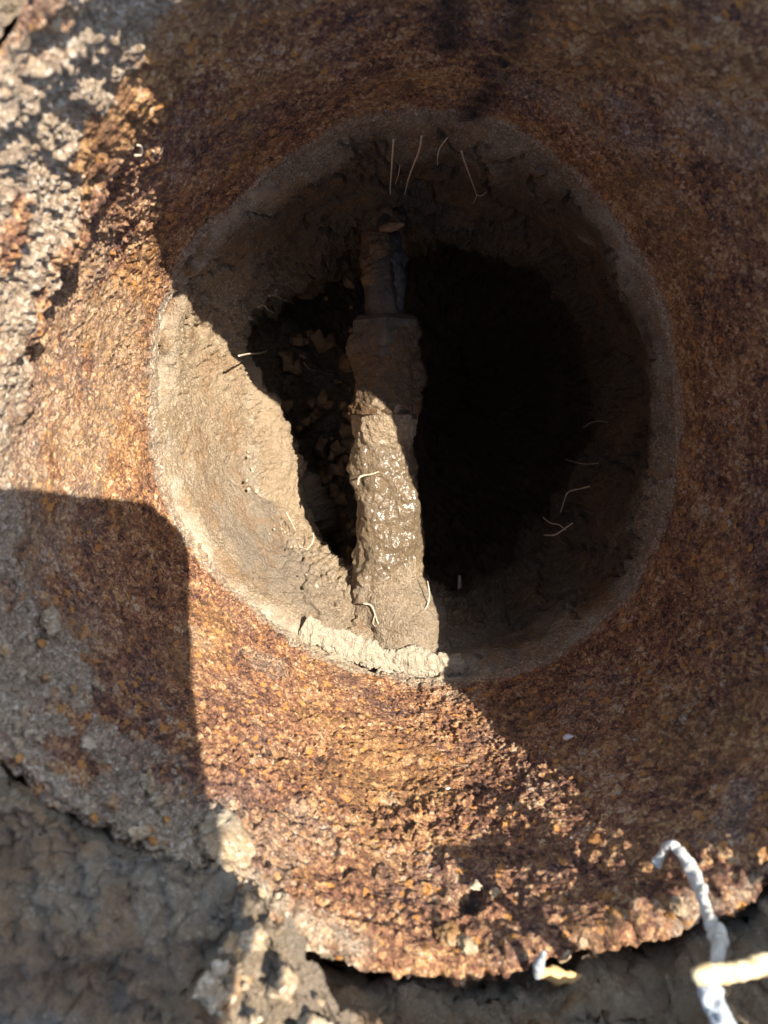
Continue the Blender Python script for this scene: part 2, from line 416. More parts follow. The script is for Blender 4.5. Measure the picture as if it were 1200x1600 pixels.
for pts in ([(815, 0), (800, 60), (775, 130), (750, 165), (730, 190)], [(705, 0), (700, 70)], [(735, 165), (725, 200), (715, 240)]):
    for q in resample(np.array([wall_pt(*p) for p in pts]), 14): stain_and_shade = np.maximum(stain_and_shade, spot(P, q, .0055))
stain_and_shade *= .4+.9*fbm(P, 200, 3, 81)
for (px, py, s_) in [(1090, 489, .0036), (1097, 510, .002), (735, 1408, .003)]: stain_and_shade = np.maximum(stain_and_shade, 1.2*spot(P, wall_pt(px, py), s_))  # shade of the wall pits painted dark into the rust colour
tube_root = empty('steel_tube', (0, 0, -H), 'upright round rust covered steel tube lining the hole, soil crusted along its rim', 'tube')
obj('tube_wall', mesh_np('tube_wall', P2, grid_faces(NU, len(rows)), dict(dust=dust, stain_and_shade=stain_and_shade, tone=tone, scale=scale, ochre=ochre)), M_rust, tube_root)

# loose scale and soil lumps that stick out of the crust
V_l = [lump_mesh('crust_lump_mesh%d' % i, 100+i, .75, 4, .5) for i in range(6)]
for m_ in V_l: m_.materials.append(M_lump)
V_f = [lump_mesh('rust_flake_mesh%d' % i, 140+i, .35, 3, .45) for i in range(4)]
for m_ in V_f: m_.materials.append(M_flake)
def put(me, name, c, n, size, parent, spin=None):
    o = bpy.data.objects.new(name, me); col.objects.link(o)
    q = Vector(n).to_track_quat('Z', 'Y').to_matrix() @ Matrix.Rotation(random.uniform(0, 6.28), 3, 'Z')
    s = [size*random.uniform(.75, 1.3), size*random.uniform(.75, 1.3), size*random.uniform(.7, 1.1)]
    mw = (q @ Matrix.Diagonal(s)).to_4x4(); mw.translation = Vector(np.asarray(c)*K)
    o.parent = parent; o.matrix_parent_inverse = Matrix.Identity(4)
    mw.translation = mw.translation - parent.location; o.matrix_basis = mw
    return o
cnt = 0
while cnt < 60:
    deg = random.choice([random.uniform(185, 245), random.uniform(245, 330)])
    z = -abs(random.gauss(0, .026)); p = np.array([math.radians(deg)])
    r = float(r_wall(p, np.array([z]))[0]); c = np.array([[r*math.cos(p[0]), r*math.sin(p[0]), z]])
    if float(crust_mask(c, p, np.array([z]))[0]) < .6: continue
    sz = min(.0032, random.lognormvariate(math.log(.0013), .45)); n = (-c[0, 0], -c[0, 1], .03)
    put(random.choice(V_l), 'crust_lump', c[0]+np.array(n)/np.linalg.norm(n)*.0015, n, sz, tube_root); cnt += 1
for (px, py, sz) in [(355, 1320, .006), (375, 1350, .004),
                     (330, 1335, .004), (345, 1295, .0045), (700, 1470, .003), (730, 1490, .0025), (745, 1395, .0018), (775, 1405, .0017)]:
    q = wall_pt(px, py); put(random.choice(V_l), 'crust_lump', q+np.array([-q[0], -q[1], .02])*.02, (-q[0], -q[1], .02), sz, tube_root)
cnt = 0
while cnt < 190:
    deg = random.uniform(-160, 20) if cnt < 150 else random.uniform(0, 360)
    z = -.145*random.random()**1.6; p = np.array([math.radians(deg)])
    r = float(r_wall(p, np.array([z]))[0]); c = np.array([r*math.cos(p[0]), r*math.sin(p[0]), z])
    sz = random.uniform(.0005, .0013)*(1.35 if z > -.04 else 1); n = (-c[0], -c[1], random.uniform(-.02, .03))
    put(random.choice(V_f), 'rust_flake', c, n, sz, tube_root); cnt += 1
for i in range(26):
    dgr = random.uniform(247, 312); p = math.radians(dgr); r = float(r_rim(np.array([p]))[0])+random.uniform(-.001, .004)
    put(random.choice(V_f if i % 2 else V_l), 'rust_flake' if i % 2 else 'crust_lump', (r*math.cos(p), r*math.sin(p), random.uniform(-.006, .001)), (random.uniform(-.6, .6), random.uniform(-.3, .6), 1), random.uniform(.0008, .0020), tube_root)
for (px, py, sz, mt, nm) in [(1103, 415, .0016, M_flake, 'rust_flake'), (890, 1155, .0017, M_pebble, 'grit'), (700, 1235, .0012, M_pebble, 'grit'), (1000, 1130, .002, M_flake, 'rust_flake'), (1095, 572, .0014, M_flake, 'rust_flake')]:
    q = wall_pt(px, py); me = lump_mesh(nm+'_mesh', int(px), .5, 2); me.materials.append(mt)
    put(me, nm, q+np.array([-q[0], -q[1], 0])*.008, (-q[0], -q[1], 0), sz, tube_root)

# ------------------------------------------------------------------ the soil under the tube: wall, ledge, hollow
Dl = [(365, 540, .21), (385, 600, .22), (398, 700, .222), (410, 770, .215), (445, 830, .205), (490, 880, .187), (525, 908, .178), (575, 935, .175), (650, 945, .179), (700, 955, .190), (722, 968, .205),
      (760, 948, .215), (830, 890, .225), (880, 830, .23), (925, 760, .23), (950, 690, .23), (958, 600, .23), (935, 510, .23), (880, 430, .23), (800, 385, .225), (700, 358, .22), (600, 352, .22),
      (520, 372, .22), (450, 410, .22), (400, 470, .215)]
El = [(400, 585, .232), (450, 660, .240), (480, 730, .248), (506, 800, .250), (522, 860, .246), (540, 893, .235), (590, 905, .225), (650, 905, .225), (690, 915, .225),
      (375, 545, .235), (410, 500, .25), (450, 470, .26), (500, 450, .265), (550, 430, .26), (610, 400, .25)]
def polar(lst):
    Q = np.array([at_h(*p) for p in lst]); return np.degrees(np.arctan2(Q[:, 1], Q[:, 0])) % 360, np.hypot(Q[:, 0], Q[:, 1]), -Q[:, 2]
dD, rD, hD = polar(Dl); dE, rE, hE = polar(El)
NU2 = 1100; ph = np.arange(NU2)/NU2*2*math.pi
RD, HD = pinterp(ph, dD, rD), pinterp(ph, dD, hD)
ex = np.arange(-75, 75, 12.) % 360
xr = np.r_[dE, ex]; RE = pinterp(ph, xr, np.r_[rE, np.interp(ex, np.sort(dD), rD[np.argsort(dD)], period=360)*.965]); HE = pinterp(ph, xr, np.r_[hE, np.full(len(ex), .25)])
RB = r_bot(ph); cosl = .5-.5*np.cos(ph)                              # 1 on the left, 0 on the right
rings = [(RB+.009, np.full(NU2, .140)), (RB+.0022, np.full(NU2, .1500)), (RB-.0035, np.full(NU2, .160)), (RB*.35+RD*.65+.003, .45*HD+.55*.160), (RD, HD), (RE, HE),
         (np.full(NU2, .112), .285+.03*(1-cosl)), (np.full(NU2, .098), .31+.10*(1-cosl)), (np.full(NU2, .05), .315+.13*(1-cosl)), (np.full(NU2, .002), np.full(NU2, .385))]
seg = [8, 24, 95, 115, 80, 60, 34, 34, 20]
RG, HG, TT = [], [], []
for i, n in enumerate(seg):
    a, b = rings[i], rings[i+1]; t = (np.arange(n)/n)
    for f in t: RG.append(a[0]*(1-f)+b[0]*f); HG.append(a[1]*(1-f)+b[1]*f); TT.append(i+f)
RG, HG = np.array(RG), np.array(HG); TT = np.array(TT)
ker = np.hanning(13); ker /= ker.sum()                              # soften the ring edges
def smooth(A):
    B = np.pad(A, ((6, 6), (0, 0)), mode='edge'); return sum(B[i:i+len(A)]*ker[i] for i in range(13))
k0 = 36; RG[k0:], HG[k0:] = smooth(RG)[k0:], smooth(HG)[k0:]
PHs = np.tile(ph, len(RG)); T = np.repeat(TT, NU2); Rf, Hf = RG.ravel(), HG.ravel()
P = np.c_[Rf*np.cos(PHs), Rf*np.sin(PHs), -Hf]
G = P.reshape(len(RG), NU2, 3); du = np.roll(G, -1, 1)-np.roll(G, 1, 1); dv = np.gradient(G, axis=0)
N = np.cross(dv, du).reshape(-1, 3); N /= np.linalg.norm(N, axis=1)[:, None]+1e-12
N *= np.sign((N*(np.array([0, 0, -.12])-P)).sum(1))[:, None]
deg = np.degrees(PHs) % 360
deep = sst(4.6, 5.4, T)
d1, i1 = worley(P, 110, 5); d2, i2 = worley(P, 420, 8); d3, i3 = worley(P, 45, 6)
crumb = sst(.5, .68, fbm(P, 45, 3, 9))
lip = sst(2.8, 4., T)*sst(6., 5., T)
hh = (fbm(P, 40, 5, 1, .6)-.5)*.013*(.7+.9*deep+1.0*lip) + (fbm(P, 200, 4, 2, .62)-.5)*.0017+(.5-worley(P, 640, 18)[0])*.0008
ridge = np.abs(fbm(P, 55, 4, 19, .6)-.5)*2; hh -= .0045*sst(.10, .0, ridge)*sst(1.6, 2.2, T)*(1-.5*deep)*(1-.85*np.exp(-((deg-200)/50)**2))
hh += crumb*((.5-d2)*.0014*i2+(.5-d1)*.0022*i1) + deep*((.5-d1)*.007*i1+(.5-d3)*.008*i3+(fbm(P, 90, 5, 29, .65)-.5)*.016)
# horizontal layering / trowel scars on the wall
hh += .0016*(fbm(P*np.array([.25, .25, 1.6]), 130, 3, 15)-.5)*(1-deep)
hh += sst(3.6, 4.0, T)*sst(4.6, 4.2, T)*((.5-d2)*.004+(.5-d1)*.003)                     # crumbs along the foot of the wall
near_heap = np.exp(-((deg-262)/16)**2)*sst(2.6, 3.6, T)*sst(5.5, 5., T); hh += near_heap*((.5-d2)*.0030+(fbm(P, 160, 4, 22)-.5)*.006)
# open crack against the tube's lower edge, left side and at the near side
cr = np.clip(np.exp(-((deg-158)/14)**2)+np.exp(-((deg-262)/16)**2), 0, 1)*sst(.40, .62, vnoise(P, 90, 33)*.6+vnoise(P, 260, 34)*.4+.12)
hh -= .009*cr*np.exp(-((T-1.55)/.25)**2)
hh *= sst(.6, 1.2, T)
P2 = P+N*hh[:, None]
nz = fbm(P, 55, 4, 90)
onwall = sst(4.3, 3.7, T)
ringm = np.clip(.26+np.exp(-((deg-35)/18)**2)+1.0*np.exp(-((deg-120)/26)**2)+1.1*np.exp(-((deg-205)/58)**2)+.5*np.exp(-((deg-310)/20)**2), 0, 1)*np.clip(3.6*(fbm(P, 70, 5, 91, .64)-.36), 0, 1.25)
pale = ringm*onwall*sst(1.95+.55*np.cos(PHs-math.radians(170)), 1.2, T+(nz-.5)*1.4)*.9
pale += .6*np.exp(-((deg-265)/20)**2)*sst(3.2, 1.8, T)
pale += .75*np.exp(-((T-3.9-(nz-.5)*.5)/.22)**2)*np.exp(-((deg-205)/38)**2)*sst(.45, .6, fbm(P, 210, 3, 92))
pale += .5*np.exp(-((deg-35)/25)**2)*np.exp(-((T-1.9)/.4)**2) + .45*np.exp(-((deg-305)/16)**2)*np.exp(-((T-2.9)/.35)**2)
grey = np.exp(-((deg-222)/30)**2)*sst(1.9, 2.5, T+(nz-.5))*sst(4.2, 3.6, T)*1.05
warm = sst(3.95, 4.2, T)*sst(5.3, 5., T)*np.exp(-((deg-195)/45)**2) + .45*np.exp(-((deg-165)/25)**2)*sst(2.2, 3, T+(nz-.5))*(1-deep)
far = .5-.5*np.cos(PHs-math.radians(212))  # rises from the sunlit wall to the shaded one
dark = np.clip(deep*(1-.5*np.exp(-((deg-190)/60)**2)) + 1.05*sst(.22, .50, far)*sst(1.5, 2.8, T+(nz-.5)*2.2), 0, 1)  # shade painted into the soil colour: unlit walls and hollow darkened
rusty = .8*np.exp(-((deg-150)/18)**2)*sst(2.3, 1.5, T)*sst(.42, .6, fbm(P, 150, 3, 97)) + .35*sst(.56, .68, fbm(P, 90, 3, 98))*onwall
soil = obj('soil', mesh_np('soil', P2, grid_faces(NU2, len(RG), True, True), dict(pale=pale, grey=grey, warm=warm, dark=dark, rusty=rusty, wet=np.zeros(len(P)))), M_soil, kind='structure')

# clods on the floor of the hollow and crumbs along the ledge: pieces of the soil
def dull(name, tintc):
    return mat_simple(name, tintc[0], tintc[1], 150, .95, .0008, .15)
M_clod = dull('dark_clod', ((.15, .085, .04), (.36, .22, .10))); M_crumb = dull('pale_crumb', ((.30, .22, .14), (.46, .37, .26)))
V_c = [lump_mesh('soil_clod_mesh%d' % i, 160+i, .8, 3, .6) for i in range(5)]
for m_ in V_c: m_.materials.append(M_clod)
V_p = [lump_mesh('soil_crumb_mesh%d' % i, 180+i, .8, 2, .45) for i in range(4)]
for m_ in V_p: m_.materials.append(M_crumb)
for i in range(70):
    px, py = random.uniform(440, 560), random.uniform(420, 880); q = at_h(px, py, random.uniform(.288, .305))
    put(random.choice(V_c), 'soil_clod', q, (random.uniform(-.4, .4), random.uniform(-.4, .4), 1), random.uniform(.0015, .0055), soil)
for (a, b, n, sp) in [((388, 620), (402, 760), 26, 8), ((402, 760), (480, 850), 30, 12), ((440, 800), (520, 900), 20, 14)]:
    for i in range(n):
        f = random.random(); px, py = a[0]+(b[0]-a[0])*f+random.gauss(0, sp), a[1]+(b[1]-a[1])*f+random.gauss(0, sp)
        j = int(np.argmin((ph-(math.atan2(*(at_h(px, py, .22)[[1, 0]])) % (2*math.pi)))**2)); q = at_r(px, py, RD[j]) if True else None
        if q[2] < -.235: q = at_h(px, py, .235)
        put(random.choice(V_p), 'soil_crumb', q, (-q[0], -q[1], .05), random.uniform(.0004, .0011), soil)

# dried mud lip below the tube's near edge
nu, nv = 340, 60
a0, a1 = math.radians(-119), math.radians(-78)
U, Vv = np.meshgrid(np.linspace(0, 1, nu), np.linspace(0, 1, nv)); ang = a0+(a1-a0)*U; thv = Vv*2*math.pi
wid = .0050*(.55+.9*vnoise(np.c_[U.ravel()*.12, 0*U.ravel(), 0*U.ravel()], 60, 5).reshape(U.shape))*(.35+.65*np.sin(np.pi*np.clip(U*.93, 0, 1))**.5)*np.where(U > .97, (1-U)/.03, 1)+.0002
hei = .0025*(.45+.55*sst(0, .7, U))
rb = r_bot(ang.ravel()).reshape(U.shape)
se = lambda x: np.sign(x)*np.abs(x)**.8
rr = rb-.0045+wid*1.25*se(np.cos(thv)); zz = -.1565+hei*se(np.sin(thv))
P = np.c_[(rr*np.cos(ang)).ravel(), (rr*np.sin(ang)).ravel(), zz.ravel()]
dirn = np.c_[(np.cos(thv)*np.cos(ang)).ravel(), (np.cos(thv)*np.sin(ang)).ravel(), np.sin(thv).ravel()]
d1, i1 = worley(P, 330, 4)
P = P+dirn*((fbm(P, 170, 5, 3, .68)-.5)*.0065+(.5-d1)*.0020*i1)[:, None]
one = np.ones(len(P))
obj('mud_lip', mesh_np('mud_lip', P, np.vstack([grid_faces(nu, nv, False, True)]), dict(pale=one*.9, grey=one*0, warm=one*0, dark=one*0, rusty=one*0, wet=one*0)), M_soil,
    label='pale dried mud lip along the lower near edge of the tube', cat='dried mud')

# ------------------------------------------------------------------ the buried pipe and its fittings
ax = [at_h(622, 1010, .176), at_h(612, 920, .181), at_h(606, 760, .186), at_h(604, 640, .188), at_h(603, 500, .192)]
neckp = [at_h(602, 505, .193), at_h(602, 450, .196), at_h(604, 380, .205), at_h(606, 335, .215)]
pipe = empty('water_pipe', ax[2], 'mud coated metal pipe with hex coupling and black band crossing the hole', 'pipe')
def ring_mesh(name, P, rads, sides, n, seed, amp, ang0=0., poly=False, extra=None, wetf=None):
    C = resample(P, n); Tn = np.gradient(C, axis=0); Tn /= np.linalg.norm(Tn, axis=1)[:, None]
    A = np.cross(Tn, [0, 0, 1.]); A /= np.linalg.norm(A, axis=1)[:, None]; B = np.cross(A, Tn)
    th = np.arange(sides)/sides*2*math.pi+ang0
    f = np.linspace(0, 1, n); rr = np.interp(f, [x[0] for x in rads], [x[1] for x in rads])[:, None]*np.ones((1, sides))
    if poly:
        rr = rr/np.cos(((th+math.pi/6) % (math.pi/3))-math.pi/6)[None, :]
    V = (C[:, None]+rr[..., None]*(np.cos(th)[None, :, None]*A[:, None]+np.sin(th)[None, :, None]*B[:, None])).reshape(-1, 3)
    D = (np.cos(th)[None, :, None]*A[:, None]+np.sin(th)[None, :, None]*B[:, None]).reshape(-1, 3)
    fu = np.repeat(f, sides); tu = np.tile(th, n)
    h = amp*(fbm(V, 130, 5, seed, .6)-.5)*2
    if extra is not None: h = h+extra(V, fu, tu)
    V = V+D*h[:, None]
    att = dict(pale=0*fu, grey=0*fu, warm=0*fu, dark=0*fu, rusty=0*fu, wet=0*fu)
    if wetf: att.update(wetf(V, fu, tu))
    k = len(V); V = np.vstack([V, C[0], C[-1]]); att = {q: np.r_[a, a[0], a[-1]] for q, a in att.items()}
    fc = grid_faces(sides, n); s = np.arange(sides)
    tri = np.vstack([fc[:, [0, 1, 2]], fc[:, [0, 2, 3]], np.c_[np.full(sides, k), (s+1) % sides, s], np.c_[np.full(sides, k+1), (n-1)*sides+s, (n-1)*sides+(s+1) % sides]])
    return mesh_np(name, V, tri[:, ::-1], att)
# thin pipe running on into the far soil
thin = obj('pipe', ring_mesh('pipe', neckp, [(0, .0086), (1, .0084)], 96, 120, 5, .0013), M_metal, pipe)
def cake(V, f, t):
    d, i = worley(V, 190, 12); return (fbm(V, 70, 5, 14, .62)-.47)*.011+(.5-d)*.0024*i
obj('soil_cake', ring_mesh('soil_cake', [at_h(597, 492, .1945), at_h(598, 410, .20), at_h(603, 350, .212)], [(0, .002), (.3, .0070), (.7, .0078), (1, .0098)], 100, 120, 15, .001, extra=cake,
    wetf=lambda V, f, t: dict(dark=f*0+.75, rusty=.5*sst(.4, .6, fbm(V, 80, 3, 4)))), M_soil, thin)
obj('tape_strip', tube_mesh('tape_strip', [at_h(619, 362, .195), at_h(622, 400, .187), at_h(624, 440, .184), at_h(626, 485, .186)], [.0010, .0034, .0028, .0008], 60, 20, .9, 4, .45, rs=260), M_greytape, thin,
    label='wrinkled grey strip along the right side of the thin pipe')
# hex coupling nut, then the sleeve
nut = [at_h(603, 547, .1905), at_h(603, 497, .192)]
nut_o = obj('coupling_nut', ring_mesh('coupling_nut', nut, [(0, .0132), (.06, .0139), (.85, .0139), (1, .0122)], 120, 60, 6, .0011, ang0=.28, poly=True), M_metal, pipe)
def dirt(V, f, t):
    d, i = worley(V, 260, 13); return (fbm(V, 70, 5, 16, .64)-.47)*.0120+(.5-d)*.0026*i
obj('soil_film', ring_mesh('soil_film', [at_h(603, 648, .1882), at_h(602, 512, .1915)], [(0, .0138), (.5, .0142), (.9, .0142), (1, .0134)], 140, 110, 19, .0004, extra=dirt,
    wetf=lambda V, f, t: dict(dark=f*0+.95, rusty=.25*sst(.45, .6, fbm(V, 90, 3, 5)))), M_soil, nut_o)
sleeve = obj('sleeve', ring_mesh('sleeve', [at_h(604, 655, .188), at_h(603, 540, .1905)], [(0, .0128), (.6, .0130), (1, .0130)], 110, 120, 7, .0014), M_metal, pipe)
obj('black_band', ring_mesh('black_band', [at_h(604, 648, .188), at_h(604, 600, .189)], [(0, .0132), (.12, .0139), (.5, .0135), (.88, .0139), (1, .0132)], 110, 50, 8, .0003), M_black, sleeve, label='smooth black band around the coupling sleeve')
# wet mud sleeve over the near part
def mud(V, f, t):
    d, i = worley(V, 150, 23); d2, i2 = worley(V, 420, 24)
    e = (fbm(V, 42, 5, 17, .62)-.47)*.0135+(.5-d)*.0018*i+(.5-d2)*.0007
    return e+.0045*sst(.34, .04, f)-.002*sst(.95, 1.02, f+.16*(fbm(V, 90, 3, 71)-.5))
obj('mud_coating', ring_mesh('mud_coating', [at_h(630, 1012, .183), at_h(616, 950, .184), at_h(610, 880, .187), at_h(605, 770, .188), at_h(602, 690, .189), at_h(601, 620, .190)],
    [(0, .0200), (.18, .0190), (.42, .0160), (.72, .0142), (.86, .0142), (.96, .0148), (1, .0138)], 300, 420, 18, .0005, extra=mud,
    wetf=lambda V, f, t: dict(wet=sst(.33, .42, f+.12*(fbm(V, 60, 3, 2)-.5))*sst(.84, .76, f), grey=.55*sst(.4, .3, f), warm=.6*sst(.78, .86, f), pale=.25*sst(.55, .7, fbm(V, 120, 3, 8)))), M_soil, pipe)

# ------------------------------------------------------------------ roots and splinters
def root(P, rad, label, name='root', mat=None, cat='root', side=None, group='fine roots in the soil', rough=.12):
    P = np.array(P); o = obj(name, tube_mesh(name, P-P[0], rad, sides=7, rough=rough, seed=int(abs(P[0, 0])*1e5) % 997), mat or M_root, None, label, cat, group, loc=P[0])
    for s in side or []:
        s = np.array(s); obj('side_root', tube_mesh('side_root', s-P[0], [rad[0]*.6, rad[0]*.35], sides=6, rough=rough, seed=3), mat or M_root, o, loc=P[0])
    return o
def R_(pts, r): return [at_r(x, y, r) for x, y in pts]
def H_(pts): return [at_h(*p) for p in pts]
a = .00034
root(R_([(615, 218), (613, 245), (611, 275), (610, 300), (615, 322), (617, 330)], .094)+R_([(616, 345)], .093), [a, a*.9, a*.7], 'longest pale root hanging down the far soil wall above the thin pipe')
root(R_([(659, 213), (655, 235), (646, 258), (638, 280), (634, 297), (629, 316)], .094), [a, a*.9, a*.6], 'pale root slanting down to the left, just right of the longest hanging root')
root(R_([(625, 258), (622, 275), (618, 287)], .095), [a*.6, a*.4], 'short hair root between the two long pale hanging roots')
root(R_([(699, 215), (688, 230), (684, 243), (684, 258)], .096), [a*.7, a*.5], 'short curved root high on the far soil wall, right of the two long ones')
root(R_([(721, 236), (728, 258), (736, 280), (745, 305)], .094), [a*.9, a*.6], 'forked root at the right end of the row on the far soil wall', side=[R_([(745, 305), (741, 315), (737, 320)], .093), R_([(745, 305), (752, 306), (760, 300)], .093)])
root(R_([(660, 335), (660, 352), (659, 366), (652, 378)], .09), [a*.9, a*.6], 'stubby forked root hanging beside the top of the thin pipe', side=[R_([(659, 366), (663, 375), (665, 381)], .089)])
root(R_([(505, 384), (492, 394), (478, 404), (470, 420), (462, 434), (445, 444)], .088), [a, a*.5], 'thin arched root crossing the dark soil left of the thin pipe')
root(R_([(513, 398), (515, 412), (518, 427)], .088), [a*.7, a*.4], 'short drooping root right beside the thin arched root')
root(R_([(420, 462), (432, 462), (445, 470), (463, 475)], .086), [a*1.3, a*.8, a*.5], 'kinked pale root poking out of the left soil wall, upper of two', side=[R_([(432, 462), (430, 456), (433, 452)], .086)])
root(R_([(403, 480), (412, 477), (420, 485), (432, 490)], .086), [a*1.1, a*.6], 'wavy pale root poking out of the left soil wall, lower of two')
root(R_([(373, 556), (388, 553), (402, 552), (412, 550), (418, 547)], .080), [a*1.4, a*1.1, a*.5], 'pale root sticking out over the dark hollow beside the sunlit soil edge')
root(R_([(475, 567), (485, 577), (497, 578), (505, 573)], .06), [a*.6, a*.4], 'faint hair root curving over the dark clods left of the coupling')
root(R_([(912, 668), (922, 661), (935, 658), (950, 660)], .090), [a*.7, a*.4], 'faint short root on the shaded right soil wall, highest there')
root(R_([(884, 718), (898, 722), (915, 725), (935, 724)], .086), [a*.8, a*.5], 'faint level root on the shaded right soil wall below the highest one')
root(R_([(921, 760), (905, 764), (888, 769), (882, 782), (876, 800)], .083), [a, a*.9, a*.6], 'bent pale root dangling from the right edge of the black hollow')
root(R_([(849, 809), (860, 817), (873, 820), (884, 828)], .082), [a*.9, a*.6], 'small wavy root under the bent dangling root, upper of two')
root(R_([(850, 836), (866, 836), (878, 829), (895, 817)], .082), [a*.9, a*.6], 'small wavy root under the bent dangling root, lower of two')
g = .0155
root(H_([(568, 943, .1655), (580, 946, .1652), (586, 960, .1645), (590, 972, .164), (598, 985, .163), (596, 1000, .1625)]), [a*1.1, a], 'sunlit forked root lying on the muddy heap at the near end of the pipe', side=[H_([(586, 960, .1645), (583, 974, .1642), (592, 984, .163)]), H_([(610, 978, .163), (602, 992, .1625), (598, 1003, .162)])])
root(H_([(668, 908, .172), (671, 928, .1715), (668, 945, .170), (658, 962, .1675), (650, 985, .164), (645, 1002, .163)]), [a*.8, a*1.0, a*.8], 'long sunlit root down the right side of the muddy heap')
root(H_([(625, 1012, .161), (645, 1014, .1605), (662, 1010, .161), (672, 1018, .161)]), [a*.8, a*.6], 'small root bridging the crack between muddy heap and pale mud lip')
root(H_([(559, 757, .1745), (561, 747, .1735), (568, 743, .173), (580, 741, .1715), (592, 737, .1715)]), [a*1.6, a*1.5, a*.6], 'bright white bent root across the wet muddy pipe')
root(H_([(692, 985, .19), (702, 985, .192), (712, 995, .19)]), [a*.7, a*.5], 'short shaded root at the foot of the heap, right of the pipe')
root(H_([(470, 870, .196), (480, 858, .1965), (489, 846, .198), (490, 832, .20)]), [a*1.2, a*1.2, a*.6], 'white root standing on the sunlit ledge near the dark gap', side=[H_([(480, 858, .1965), (472, 856, .197), (466, 850, .198)])])
root(H_([(447, 800, .205), (455, 815, .204), (462, 828, .202)]), [a*1.1, a*.6], 'short white root among pale crumbs on the sunlit ledge', side=[H_([(455, 815, .204), (461, 812, .205)])])
root(H_([(400, 770, .212), (408, 782, .211), (415, 785, .21)]), [a*1., a*.6], 'tiny white root at the top of the pale crumb line')
q = [wall_pt(x, y)*np.array([.985, .985, 1]) for x, y in [(232, 228), (237, 235), (244, 232), (248, 223)]]
root(q, [a*1.0, a*.8], 'tiny curled pale root on the shaded tube wall beside the lit crust', group='fine roots on the tube')
q = [wall_pt(x, y)*np.array([.97, .97, 1]) for x, y in [(196, 228), (206, 226), (206, 214), (200, 211)]]
root(q, [a*1.0, a*.8], 'tiny pale root loop on the sunlit crust edge of the tube', group='fine roots on the tube')
root(H_([(718, 900, .262), (718, 915, .256), (717, 931, .25)]), [.0009, .0012, .0006], 'thin pale wood splinter standing in the black hollow right of the heap', name='wood_splinter', mat=M_root, cat='splinter', group=None)
root(H_([(594, 357, .192), (610, 355, .190), (632, 350, .189)]), [.0012, .0024, .0008], 'flat orange brown wood chip above the far end of the thin pipe', name='wood_chip', mat=mat_simple('brown_chip', (.10, .05, .022), (.19, .10, .045), 300, .8), cat='wood chip', group=None, rough=.3)
me = lump_mesh('pebble', 33, .6, 3, .4, .0032); obj('pebble', me, M_pebble, label='small white stone at the far upper edge of the black hollow', cat='stone', loc=at_r(724, 367, .089))
me = lump_mesh('pebble', 35, .5, 3, .4, .0036); obj('pebble', me, M_greytape, label='grey stone set in the far soil wall between the long hanging roots', cat='stone', loc=at_r(653, 279, .099))

# ------------------------------------------------------------------ ground round the tube
nr, na = 200, 900
aa = np.arange(na)/na*2*math.pi
bd, br, bh = polar([(320, 1352, -.008), (400, 1425, -.020), (440, 1490, -.027), (500, 1548, -.027), (580, 1610, -.024)])
oth = np.array([-87, -78, -66, -56, -47, -36, -20, 0, 30, 60, 90, 118, 133, 150, 175, 190, 205, 218, 230]) % 360  # near-right entries: unseen overhanging bank, added to shade ground past the rim
rin = pinterp(aa, np.r_[bd, oth], np.r_[br, [.1030, .1040, .109, .115, .120, .122, .122, .121, .121, .121, .121, .119, .1135, .1145, .1165, .1165, .1130, .1085, .1035]])
zin = pinterp(aa, np.r_[bd, oth], np.r_[-bh, [.033, .037, .042, .045, .045, .030, .002, -.018, -.020, -.020, -.020, -.014, .003, .005, .006, .007, .007, .007, .008]])
zout = pinterp(aa, np.r_[bd, oth], np.r_[-bh+.014, [.046, .048, .052, .054, .052, .036, .006, -.012, -.012, -.012, -.012, -.006, .016, .016, .014, .016, .022, .028, .026]])
rowsR, rowsZ = [], []
for f in np.linspace(0, 1, 24, endpoint=False):                      # underside of the bank, curling up to its edge
    dga = np.degrees(aa); mm = np.maximum(sst(236, 250, dga), sst(126, 108, dga)); rb_ = rin+(np.maximum(rin, .1225)-rin)*mm+.006*(1-mm); z0 = -.045*mm+(zin-.020)*(1-mm)
    rowsR.append(rb_*(1-f**4)+rin*f**4); rowsZ.append(z0+(zin-z0)*f**.7)
for f in np.linspace(0, 1, nr-24):
    e = f**1.7; rowsR.append(rin*np.exp(e*np.log(1.3/rin))); rowsZ.append(zin+(zout-zin)*sst(0, .35, f)*sst(1., .5, f)-zin*sst(.5, 1, f))
P = np.c_[(np.array(rowsR)*np.cos(aa)).ravel(), (np.array(rowsR)*np.sin(aa)).ravel(), np.array(rowsZ).ravel()]
Rg = np.hypot(P[:, 0], P[:, 1]); near = sst(.9, .2, Rg)
d1, i1 = worley(P, 90, 51); d2, i2 = worley(P, 230, 52); d3, i3 = worley(P, 420, 57)
hz = (fbm(P, 30, 6, 53, .62)-.5)*.022*near+((.55-d1)*.005*i1+(.5-d2)*.004*i2+(.5-d3)*.002)*near
rough_ = (.45+.55*sst(-.35, .0, P[:, 0]/Rg))
W = np.stack([(fbm(P, 75, 5, 58+k_*7, .62)-.5)*.013*rough_+(fbm(P, 320, 3, 59+k_*5, .7)-.5)*.004 for k_ in range(3)], 1)*near[:, None]
P[:, 2] += hz-.001; P += W
zero = np.zeros(len(P))
ground = obj('ground', mesh_np('ground', P, grid_faces(na, len(rowsR)), dict(pale=.4*sst(.5, .65, fbm(P, 60, 4, 54)), grey=.55+.45*sst(.42, .6, fbm(P, 60, 4, 55)), warm=zero, dark=zero, rusty=.5*sst(.55, .65, fbm(P, 40, 3, 56)), wet=zero)), M_soil, kind='structure')
